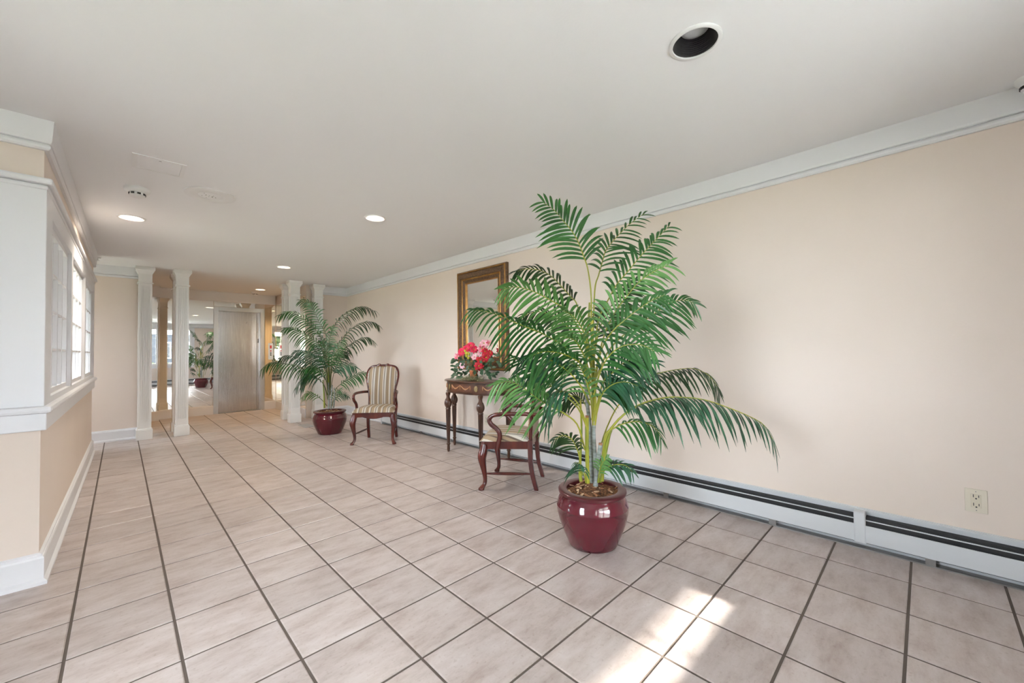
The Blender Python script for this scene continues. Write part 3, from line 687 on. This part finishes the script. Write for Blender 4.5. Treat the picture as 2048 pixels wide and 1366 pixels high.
# ------------------------------------------------------------------ flower arrangement
FC = Vector((9.33, 4.90, 0))*U; FD = (Vector((9.33,4.90,2.9))-CAM).dot(FW); FZ = .8475
fa = thing('flower_arrangement', 'red and pink silk flowers in a terracotta pot on the console table', 'flowers', (FC.x, FC.y, FZ))
org = Vector((FC.x, FC.y, FZ))
b = MB(); b.lathe([(.030,0),(.034,.01),(.046,.085),(.047,.09),(.052,.092),(.053,.112),(.045,.113),(.042,.095)], 28, cap1=False); b.build('flower_pot', 'terra', fa, True)
b = MB(); b.lathe([(.042,.100),(.001,.104)], 20, cap0=False); b.build('pot_soil', 'soil', fa)
def basis(n):
    n = n.normalized(); a = n.cross(Vector((0,0,1)));
    if a.length < .05: a = Vector((1,0,0))
    a.normalize(); return a, n.cross(a).normalized(), n
def flower(c, n, r, petals, m, pointed=1.0, cup=.5, layers=1, wide=.5, name='blossom'):
    a, b_, n = basis(n); B = MB()
    for ly in range(layers):
        rr = r*(1-.28*ly); cu = cup+.35*ly
        for k in range(petals):
            q = 2*math.pi*(k+.5*ly)/petals+random.uniform(-.12,.12); d = a*math.cos(q)+b_*math.sin(q); s = n.cross(d)
            pts = []
            for i in range(6):
                u = i/5; wd = rr*wide*(math.sin(math.pi*min(u*.93+.05,1))**.8)*(1-.35*u*pointed)*(0.05 if (i == 5 and pointed) else 1)
                ctr = c+d*rr*u+n*(rr*cu*(u**.7)-rr*.45*u*u*u)
                pts.append([ctr-s*wd+n*wd*.25, ctr-n*wd*.1, ctr+s*wd+n*wd*.25])
            B.rings(pts, closed=False)
    o = B.build(name, m, fa, True)
    cB = MB(); sph(cB, c+n*r*.14, r*.14, 8, 5); cB.build('stamen', 'yellow', o, True)
    S_ = MB(); base_ = Vector((0,0,.10)); S_.tube(catmull([base_, base_.lerp(c, .5)+Vector((0,0,.03)), c], 6), .0022, 5); S_.build('stem', 'stemg', o, True)
    return o
def fp(x, y, off=0): return pix(x, y, FD+off-.8*(x-952)*FD/F_PX)-org
view = -FW
def nrm(dx, dy, f=1.0): return (-FW*f+RT*dx+UP*dy)
fl_list = [ (924,704,'magenta',.055,9,.5,2,.42,-.35,.1),(934,698,'magenta',.058,10,.45,2,.42,-.1,.3),(942,692,'magenta',.055,9,.45,2,.42,.0,.5),(948,699,'magenta',.055,9,.4,2,.42,.25,.2),
  (915,713,'pink',.045,6,.8,1,.36,-.6,0),(964,697,'pink',.060,6,.55,1,.40,.05,.1),(968,687,'palepink',.055,6,.5,1,.40,.1,.5),(978,687,'pink',.048,6,.6,1,.36,.5,.4),
  (949,714,'palepink',.042,6,.5,1,.42,-.1,-.1),(961,707,'palepink',.045,6,.4,1,.4,.1,-.2),(926,731,'palepink',.042,7,.9,2,.45,-.4,-.2),
  (972,715,'red',.060,8,.25,2,.34,.3,0),(958,732,'red',.062,8,.2,1,.36,.05,-.2),(959,720,'red',.052,8,.25,2,.36,.0,0),(980,706,'red',.045,8,.3,2,.36,.5,.2),(970,703,'red',.05,8,.3,1,.36,.2,.2)]
for x, y, m, r, np_, cup, ly, wd, dx, dy in fl_list:
    flower(fp(x, y, -.12+random.uniform(-.06,.06)), nrm(dx, dy+.15), r, np_, m, 1.0, cup, ly, wd)
for x, y in ((930,702),(934,706),(938,708),(933,712),(937,716),(932,707)):
    bb = MB(); sph(bb, fp(x, y, -.22), .014, 8, 6, 1.3); bb.build('bud', 'yellow', fa, True)
def ovate(c, d, n, L, wd):
    s = d.cross(n).normalized(); B = MB(); pts = []
    for i in range(6):
        u = i/5; ww = wd*math.sin(math.pi*min(.04+u*.94, .98)); ctr = c+d*L*u-n*L*.18*u*u
        pts.append([Vector((q.x, q.y, max(q.z, .004))) for q in (ctr-s*ww+n*ww*.2, ctr, ctr+s*ww+n*ww*.2)])
    return B.rings(pts, closed=False)
random.seed(21)
for k in range(110):
    x = random.gauss(952, 20); y = random.uniform(716, 757)
    if k < 22: x, y = random.uniform(908,928), random.uniform(712,758)
    if k > 90: x, y = random.uniform(968,990), random.uniform(700,752)
    q = fp(x, y, random.uniform(-.25,.25)); d = (RT*(x-950)/40+UP*random.uniform(-.7,.5)-FW*random.uniform(.1,.7)).normalized(); n = (-FW+UP*.7+RT*random.uniform(-.5,.5)).normalized()
    q.z = max(q.z, .035)
    ovate(q, d, n, random.uniform(.045,.075), random.uniform(.014,.024)).build('ivy_leaf', 'ivy', fa, True)
B = MB()
for k in range(240):               # tangled moss spilling over the table top
    a = random.uniform(0, 6.28); r = abs(random.gauss(0, .5)); x0 = math.cos(a)*r*.11; y0 = math.sin(a)*r*.24+.01
    p = Vector((max(-.27, min(.13, x0-.02)), y0, .004+random.uniform(0,.05)*max(0, 1-r))); P = [p]
    for i in range(4):
        p = p+Vector((random.gauss(0,.016), random.gauss(0,.022), random.gauss(0,.010))); p.z = max(.004, min(p.z,.10)); p.x = max(-.28, min(.16, p.x)); P.append(p)
    B.tube(P, .0018, 3)
tag(B.build('moss', 'moss', fa), kind='stuff')

# ------------------------------------------------------------------ palms
def pot(parent, sc=1.0, seed=0):
    k = sc
    b = MB(); b.lathe([(.138*k,0),(.145*k,.004),(.152*k,.02),(.178*k,.08),(.203*k,.15),(.215*k,.205),(.216*k,.235),(.2165*k,.2355),(.214*k,.238),(.208*k,.268),(.194*k,.295),(.186*k,.304),(.185*k,.310),(.196*k,.314)], 64, cap1=False); b.build('pot', 'pot', parent, True)
    b = MB(); b.lathe([(.190*k,.309),(.203*k,.312),(.206*k,.320),(.205*k,.330),(.200*k,.334),(.160*k,.334),(.155*k,.330),(.155*k,.285)], 64, cap0=False, cap1=False); b.build('pot_rim', 'potrim', parent, True)
    random.seed(seed); b = MB(); rs = []
    for i in range(11):
        r = .158*k*(1-i/10*.999); rs.append([(r*math.cos(2*math.pi*j/30), r*math.sin(2*math.pi*j/30), .312+.014*noise.noise(Vector((r*22*math.cos(2*math.pi*j/30), r*22*math.sin(2*math.pi*j/30), seed)))+.012*(i/10)) for j in range(30)])
    b.rings(rs, True, False, True); so_ = b.build('mulch', 'soil', parent, True)
    for i in range(46):
        a = random.uniform(0, 6.28); r = .15*k*math.sqrt(random.random()); L = random.uniform(.006,.018); q = random.uniform(0, 3.14); z = .322+random.uniform(0,.010)
        ca, sa = math.cos(q), math.sin(q); cx, cy = r*math.cos(a), r*math.sin(a); tl = random.uniform(-.4,.4)
        b = MB(); b.box(-L,L,-L*.4,L*.4,-.002,.002, xf=lambda x,y,z_: (cx+x*ca-y*sa, cy+x*sa+y*ca, z+z_+x*tl)); b.build('bark_chip', ('chip','soil','cut')[i % 3], so_)
leaflets = []
def frond(parent, org, px, d0, d1, L, roll=20, droop=.35, n=17, m='leaf', t0=.28, sides=(1,1), rm='rachis', wmax=.0094, fwd=.62, rr=.0055, fly=0.0):
    """px: photo pixels along the midrib from its base; d0,d1: distance of base and tip"""
    K = len(px)-1
    P = catmull([pix(x, y, d0+(d1-d0)*(i/K))-org for i, (x, y) in enumerate(px)], 30)
    P = [Vector((p.x, p.y, max(p.z, .30))) for p in P]
    b = MB(); b.tube(P, [rr*(1-.8*k/30) for k in range(31)], 6); fo = b.build('frond', rm, parent, True)
    res = []
    for k in range(n):
        t = t0+(1-t0)*(k+.5)/n
        for sd in (0, 1):
            if not sides[sd]: continue
            tt = min(.995, t+(.3/n if sd else 0)); i = min(int(tt*30), 29); u = tt*30-i
            p = P[i].lerp(P[i+1], u); tg = (P[min(i+2,30)]-P[max(i-1,0)]).normalized()
            v = (p+org-CAM*U).normalized(); sp_ = tg.cross(v).normalized(); s = (sp_*math.cos(R(roll))+v*math.sin(R(roll)))*(1 if sd else -1)
            s = (s+v*fly).normalized()
            q = (tt-t0)/(1-t0); ln = L*sides[sd]*(.55+.45*math.sin(math.pi*min(1, q*1.25+.12)) if q < .7 else .55+.45*math.sin(math.pi*min(1,.7*1.25+.12))-(q-.7)*.55)*random.uniform(.88,1.1)
            f_ = fwd+.5*max(0, q-.75)*2
            d = (tg*f_+s*(1-.45*q)+Vector((random.uniform(-.12,.12), random.uniform(-.12,.12), random.uniform(-.06,.10)))).normalized()
            side = d.cross(tg); 
            if side.length < .02: side = d.cross(Vector((0,0,1)))
            nn = side.normalized(); wv = nn.cross(d).normalized(); dr_ = droop*random.uniform(.75,1.3)
            rings = []
            for a in range(7):
                z = a/6; c = p+d*ln*z*(1-.12*dr_*z)+Vector((0,0,-1))*dr_*ln*z*z; ww = wmax*random.uniform(.97,1.03)*(.28+.72*math.sin(math.pi*min(1,.12+z*.8))) if a < 6 else .0006
                ww *= min(1, ln/.2+.25)
                rings.append([c-wv*ww+nn*ww*.35, c, c+wv*ww+nn*ww*.35])
            res.append((ln, fo, rings, m))
    return res
def palm_leaves(parent, allr, limit):
    allr.sort(key=lambda r: -r[0]); rest = {}
    for k, (ln, fo, rings, m) in enumerate(allr):
        if k < limit: MB().rings(rings, closed=False).build('leaflet', m, fo, True)
        else: rest.setdefault((m if limit else (fo.name, m)), [fo, m, MB()])[2].rings(rings, closed=False)
    return rest

# large palm
p1 = Vector((6.75, -1.78, 0))*U; D1 = 7.47
pa = thing('potted_palm', 'large potted palm in a glossy oxblood pot near the bare cream wall', 'plant', p1, 0, 'potted palms')
pot(pa, 1.0, 3)
random.seed(11); A = []
def F(*a, **k): A.extend(frond(pa, p1, *a, **k))
F([(1184,720),(1183,640),(1182,585),(1175,536),(1167,512),(1157,485),(1143,461),(1126,441),(1109,421),(1086,404)], D1, D1-.4, .235, 12, .30, 17, 'leaf', .38)
F([(1186,720),(1187,640),(1190,575),(1197,551),(1204,526),(1211,502),(1222,487),(1239,468),(1262,446),(1287,428)], D1+.1, D1+.9, .23, 40, .30, 16, 'leaf', .35)
F([(1187,720),(1196,644),(1209,614),(1219,595),(1234,568),(1255,544),(1277,517),(1297,495),(1312,479),(1338,452)], D1, D1+.2, .255, 28, .36, 19, 'leaf', .35)
F([(1188,760),(1200,701),(1211,663),(1221,641),(1233,620),(1252,595),(1276,566),(1303,546),(1335,530)], D1-.1, D1-.5, .27, 25, .42, 19, 'leafl', .25)
F([(1188,770),(1203,700),(1224,664),(1250,640),(1275,620),(1305,600),(1330,590)], D1-.2, D1-.9, .27, 30, .5, 16, 'leaf', .22)
F([(1190,760),(1215,705),(1245,672),(1280,648),(1300,634),(1322,618),(1345,604),(1370,600),(1389,607)], D1, D1+.1, .225, 30, .38, 18, 'leaf', .3)
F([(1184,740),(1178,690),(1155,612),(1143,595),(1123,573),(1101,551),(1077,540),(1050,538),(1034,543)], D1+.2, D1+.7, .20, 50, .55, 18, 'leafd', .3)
F([(1183,740),(1172,690),(1150,644),(1131,619),(1106,603),(1082,590),(1057,579),(1030,574),(1008,578)], D1-.1, D1-.8, .225, 26, .36, 17, 'leafl', .3)
F([(1182,800),(1165,735),(1143,704),(1118,686),(1087,668),(1060,657),(1031,645),(999,631),(968,622),(944,620)], D1-.2, D1-1.3, .205, 36, .55, 22, 'leaf', .25)
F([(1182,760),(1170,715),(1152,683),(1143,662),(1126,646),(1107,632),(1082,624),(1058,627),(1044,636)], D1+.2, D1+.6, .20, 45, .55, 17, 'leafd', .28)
F([(1180,790),(1172,730),(1164,702),(1148,680),(1122,672)], D1-.3, D1-1.0, .24, 30, .5, 13, 'leafl', .25)
F([(1180,810),(1160,770),(1135,742),(1105,722),(1075,712),(1050,716)], D1-.3, D1-1.2, .25, 40, .6, 16, 'leafb', .2)
F([(1170,900),(1155,850),(1130,828),(1108,816),(1084,803),(1063,788),(1039,771),(1015,763),(990,770)], D1-.2, D1-1.0, .215, 25, .45, 18, 'leafl', .28)
F([(1176,860),(1155,815),(1125,788),(1099,770),(1081,755),(1066,741),(1048,727),(1025,715)], D1-.1, D1-.7, .215, 30, .45, 17, 'leaf', .28)
F([(1176,860),(1160,815),(1140,790),(1120,782),(1102,790),(1094,808)], D1-.3, D1-1.1, .19, 60, .95, 9, 'leafb', .40)
F([(1203,960),(1209,878),(1220,860),(1242,834),(1272,813),(1301,802),(1334,795),(1367,795),(1406,799),(1450,813),(1495,831),(1528,850),(1546,880)], D1-.1, D1-.6, .235, 74, .85, 32, 'leafb', .3, rr=.008)
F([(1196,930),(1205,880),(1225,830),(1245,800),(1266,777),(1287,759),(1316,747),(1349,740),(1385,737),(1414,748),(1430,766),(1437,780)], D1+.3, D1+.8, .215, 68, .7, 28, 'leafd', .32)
F([(1200,940),(1212,875),(1232,854),(1263,844),(1290,846),(1312,858),(1322,876)], D1-.1, D1-.4, .15, 50, .7, 13, 'leaf', .3)
F([(1190,830),(1206,765),(1227,744),(1246,727),(1268,720),(1300,727)], D1-.4, D1-1.2, .24, 25, .42, 15, 'leafb', .2)
F([(1190,850),(1198,800),(1215,770),(1235,765),(1255,780)], D1-.3, D1-.9, .22, 50, .6, 12, 'leaf', .2)
F([(1186,850),(1182,800),(1172,760),(1160,735),(1142,725)], D1-.2, D1-.9, .22, 35, .5, 12, 'leafl', .25)
F([(1165,950),(1158,910),(1152,893),(1143,878),(1126,871),(1108,880)], D1-.2, D1-.5, .15, 40, .5, 11, 'leafd', .25)
F([(1200,962),(1206,945),(1217,934),(1234,929),(1253,932),(1265,944)], D1-.3, D1-.6, .12, 40, .5, 9, 'leafb', .3)
F([(1172,965),(1168,945),(1160,930),(1150,925)], D1-.3, D1-.7, .12, 50, .7, 9, 'leafb', .3)
F([(1196,965),(1200,940),(1206,925),(1216,915)], D1-.3, D1-.5, .10, 35, .4, 9, 'leafl', .2)
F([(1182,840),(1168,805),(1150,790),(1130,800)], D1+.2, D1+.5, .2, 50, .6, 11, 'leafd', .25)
F([(1188,790),(1200,745),(1218,712),(1246,692),(1282,690),(1308,702)], D1-.5, D1-1.3, .25, 30, .45, 15, 'leaf', .2)
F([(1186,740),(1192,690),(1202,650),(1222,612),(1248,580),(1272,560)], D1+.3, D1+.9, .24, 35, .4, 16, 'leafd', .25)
F([(1182,770),(1168,735),(1145,716),(1115,705),(1085,704),(1062,712)], D1-.4, D1-1.4, .25, 35, .55, 16, 'leaf', .2)
F([(1183,730),(1176,690),(1163,655),(1146,632),(1124,620)], D1-.3, D1-1.0, .23, 30, .4, 14, 'leafl', .2)
F([(1192,830),(1204,790),(1224,770),(1250,764),(1276,772)], D1-.5, D1-1.2, .2, 45, .6, 12, 'leafb', .2)
rest = palm_leaves(pa, A, 300)
big = MB(); groups = {}
for key, (fo, m, b) in rest.items():
    groups[m] = b
# the shorter leaflets stay one joined part, keeping their own greens
jm = MB(); slots = []; midx = []
for m, b in groups.items():
    jm.add(b.v, b.f); slots.append(m); midx += [len(slots)-1]*len(b.f)
jo = jm.build('small_leaflets', slots[0], pa, True)
for m in slots[1:]: jo.data.materials.append(MT[m])
jo.data.polygons.foreach_set('material_index', midx); tag(jo, kind='stuff')
def cane(parent, org, px, d, r0, r1, m, name='stem', cap=None):
    P = catmull([pix(x, y, d)-org for x, y in px], 24); P = [Vector((p.x,p.y,max(p.z,.30))) for p in P]
    b = MB(); b.tube(P, [(r0+(r1-r0)*k/24)*(1+.05*(k % 4 == 0)) for k in range(25)], 10); o = b.build(name, m, parent, True)
    if cap: c = MB(); c.tube([P[-1]-(P[-1]-P[-2])*.2, P[-1]+Vector((0,0,.012))], r1*.93, 10); c.build('cut_end', cap, o, True)
    return o
cane(pa, p1, [(1192,972),(1190,920),(1187,870),(1188,842)], D1, .0125, .0125, 'cane')
cane(pa, p1, [(1188,842),(1189,800),(1188,760),(1186,700),(1184,640)], D1, .0145, .006, 'shaft', 'crownshaft')
cane(pa, p1, [(1184,965),(1182,900),(1178,840),(1173,790),(1172,742)], D1+.1, .0125, .011, 'cane')
cane(pa, p1, [(1172,742),(1172,710),(1174,680),(1177,640),(1179,605)], D1+.1, .0125, .005, 'shaft', 'crownshaft')
cane(pa, p1, [(1190,972),(1195,925),(1201,890)], D1-.15, .0125, .012, 'cane', cap='cut')
cane(pa, p1, [(1176,966),(1174,900),(1174,835)], D1-.1, .012, .011, 'shaft', cap='cut')
cane(pa, p1, [(1162,962),(1160,945),(1161,905),(1163,860),(1161,800)], D1, .011, .005, 'shaft')
cane(pa, p1, [(1204,962),(1206,925),(1213,885),(1222,860)], D1-.1, .012, .009, 'shaft')
cane(pa, p1, [(1200,965),(1210,915),(1220,870)], D1+.1, .008, .005, 'rachis')
cane(pa, p1, [(1185,840),(1184,760),(1183,690),(1182,610)], D1-.05, .007, .004, 'rachis')

# smaller palm further back
p2 = Vector((7.17, 12.45, 0))*U; D2 = 17.95
pc_ = thing('potted_palm', 'smaller potted palm beside the columns and the striped armchair', 'plant', p2, 0, 'potted palms')
pot(pc_, 1.09, 8)
random.seed(5); A = []
def G(px, dd, L=.24, roll=30, droop=.5, n=20, m='leaf', t0=.3):
    A.extend(frond(pc_, p2, px, D2, D2+dd, L, roll, droop, n, m, t0, (1,1), 'rachisd', .0092))
G([(658,760),(655,700),(651,667),(639,646),(628,622),(620,607),(601,602)], -.3, .25, 30)
G([(656,760),(650,700),(637,667),(618,648),(600,632),(579,624),(560,630)], -.5, .25, 50, .6)
G([(656,770),(650,720),(642,692),(623,678),(602,667),(586,657),(569,657)], -.6, .25, 45, .6)
G([(656,775),(654,750),(646,730),(628,716),(611,705),(591,702)], -.7, .25, 40, .6, m='leafb')
G([(656,785),(654,765),(646,753),(625,732),(602,719),(578,712),(558,717)], -.8, .26, 55, .7, m='leafb')
G([(655,790),(648,770),(637,758),(614,742),(588,731),(562,727),(541,726),(526,736)], -1.0, .24, 60, .75, 24, 'leaf')
G([(660,760),(658,700),(660,674),(672,646),(689,629),(710,617),(728,614),(749,622)], .4, .24, 60, .7, 24, 'leafd')
G([(661,770),(662,730),(667,702),(684,678),(705,657),(726,646),(745,644),(757,651)], .3, .22, 60, .7, 22, 'leafd')
G([(661,775),(663,745),(667,725),(682,704),(700,690),(719,679),(735,675),(747,683)], .1, .22, 60, .7, 22, 'leafd')
G([(663,795),(670,779),(689,763),(707,753),(724,747),(737,746)], -.2, .2, 50, .6, 18)
G([(659,790),(658,744),(653,711),(657,685),(668,655)], -.2, .24, 30, .4, 18)
G([(659,790),(662,749),(679,734),(698,730),(712,736)], -.5, .22, 45, .6, 16, 'leafb')
G([(656,800),(646,767),(623,751),(607,757),(592,775)], -.8, .22, 60, .8, 16, 'leafb')
G([(657,800),(652,760),(640,740),(620,736),(604,742)], -.9, .24, 50, .7, 16, 'leaf')
G([(660,790),(668,745),(680,715),(694,705)], .4, .22, 40, .5, 16, 'leafd')
G([(654,812),(644,800),(629,789),(615,786),(605,795)], -.4, .14, 45, .6, 11, 'leafl')
G([(664,812),(667,803),(679,791),(690,788),(696,794)], -.3, .12, 45, .6, 11, 'leafb')
G([(664,812),(667,799),(673,784),(683,777)], -.1, .12, 30, .4, 10, 'leaf')
G([(658,780),(648,735),(636,705),(622,690)], .3, .22, 35, .5, 15, 'leafd')
G([(659,780),(657,720),(648,690),(640,670)], .1, .22, 40, .5, 15, 'leafd')
G([(660,780),(664,730),(674,700),(688,680)], -.4, .22, 40, .55, 15, 'leaf')
rest = palm_leaves(pc_, A, 0)
for (fn, m), (fo, mm, b) in rest.items(): tag(b.build('leaflets', m, fo, True), kind='stuff')
cane(pc_, p2, [(657,818),(658,790),(657,765)], D2, .013, .012, 'cane'); cane(pc_, p2, [(662,818),(663,795),(664,770)], D2, .012, .011, 'cane')
cane(pc_, p2, [(649,816),(648,790),(646,760)], D2-.1, .012, .007, 'shaft'); cane(pc_, p2, [(667,816),(669,795),(668,775)], D2-.1, .011, .008, 'cane')
cane(pc_, p2, [(657,765),(657,740),(656,710)], D2, .012, .004, 'shaft', 'crownshaft')

# ------------------------------------------------------------------ outdoors, seen through windows and in mirrors, plus an added sun-blocking roof
struct(S('ground_terrace', [(-60, 60, -21.5, YB-.4, -.6, -.3)], 'pave'))
struct(S('ground_lawn', [(-160, 160, -220, -21.5, -.7, -.35), (-160, XL-.4, -21.5, 60, -.7, -.35)], 'grass'))
struct(S('sun_blocker_roof', [(-40, 40, -18.4, YB-.45, 7.3, 7.7), (-40, 40, -18.6, -18.26, 6.4, 7.7)], 'trim'))  # unseen roof and fascia, added to trim the sun to a floor strip
def leafmass(name, label, cat, c, rad, n, m, size, trunk=None, group=None, boxy=False):
    root = thing(name, label, cat, Vector(c)*U, 0, group); B = MB(); random.seed(int(abs(c[0]*7+c[1])))
    core = MB()
    for k in range(n):
        if boxy: q = Vector((random.uniform(-1,1)*rad[0], random.uniform(-1,1)*rad[1], random.uniform(0,1)*rad[2]*(.85+.15*math.sin(k))))
        else:
            q = Vector((random.gauss(0,1), random.gauss(0,1), random.gauss(0,1))).normalized()*random.uniform(.6,1.0); q = Vector((q.x*rad[0], q.y*rad[1], q.z*rad[2]+(trunk or 0)+rad[2]))
        d = Vector((random.gauss(0,1), random.gauss(0,1), random.gauss(0,1))).normalized(); a, b_, n_ = basis(d); s = size*random.uniform(.6,1.3)
        B.add([q-a*s, q-b_*s*.5, q+a*s, q+b_*s*.5], [(0,1,2,3)])
    o = B.build('foliage', m, root, scale=U); tag(o, kind='stuff')
    if trunk: t = MB(); t.tube([(0,0,-.4),(0,0,trunk),(0,0,trunk+rad[2]*1.4)], [.5,.4,.15], 8); t.build('trunk', 'bark', root, scale=U)
    return root
leafmass('hedge', 'yellow-green hedge outside the back window', 'hedge', (3,-23,-.3), (9,1.3,2.9), 3000, 'hedge', .28, boxy=True)
leafmass('hedge', 'yellow-green hedge continuing left past the window end', 'hedge', (-15,-23,-.3), (7,1.3,2.7), 1800, 'hedge', .28, boxy=True)
for k, (x, y, r, h_, lab) in enumerate(((-1,-52,4.5,3,'round green tree behind the hedge, by the grey house'), (18,-60,6,3,'broad green tree beyond the grey house'), (-16,-56,6,4,'large green tree left along the lawn'), (-34,-40,6,4,'green tree by the entry side lawn'))):
    leafmass('garden_tree', lab, 'tree', (x,y,-.4), (r,r,r*.85), 1500, 'tree', .6, trunk=h_, group='garden trees')
hs = thing('house', 'grey house across the lawn with white trimmed windows', 'house', (8*U,-70*U,-.4*U))
S('house_wall', [(-9,9,-6,0,0,10)], 'siding', hs)
rb = MB(); rb.rings([[(-10,-7,10),(-10,1,10),(-10,-3,15)], [(10,-7,10),(10,1,10),(10,-3,15)]]); rb.build('roof', 'roofing', hs, scale=U)
for x in (-6,-3.5,0,3.5,6.5):
    wq = S('window', [(x-.9,x+.9,0,.15,3.2,7)], 'trim', hs); S('pane', [(x-.7,x+.7,.15,.2,3.4,6.8)], 'dark', wq)

# daylight portals in the window openings (sampling help for the sky)
for k, (a, b) in enumerate(wins):
    l = bpy.data.lights.new('sky_portal', 'AREA'); l.shape = 'RECTANGLE'; l.size = (b-a)*U; l.size_y = (WZ1-WZ0)*U; l.cycles.is_portal = True
    o = bpy.data.objects.new('sky_portal', l); col.objects.link(o); o.location = ((a+b)/2*U, (YB-.45)*U, (WZ0+WZ1)/2*U); o.rotation_euler = (R(90), 0, 0)
for a, b, z0, z1 in lw:
    l = bpy.data.lights.new('sky_portal', 'AREA'); l.shape = 'RECTANGLE'; l.size = (b-a)*U; l.size_y = (z1-z0)*U; l.cycles.is_portal = True
    o = bpy.data.objects.new('sky_portal', l); col.objects.link(o); o.location = ((XL-.45)*U, (a+b)/2*U, (z0+z1)/2*U); o.rotation_euler = Vector((1,0,0)).to_track_quat('-Z','Z').to_euler()
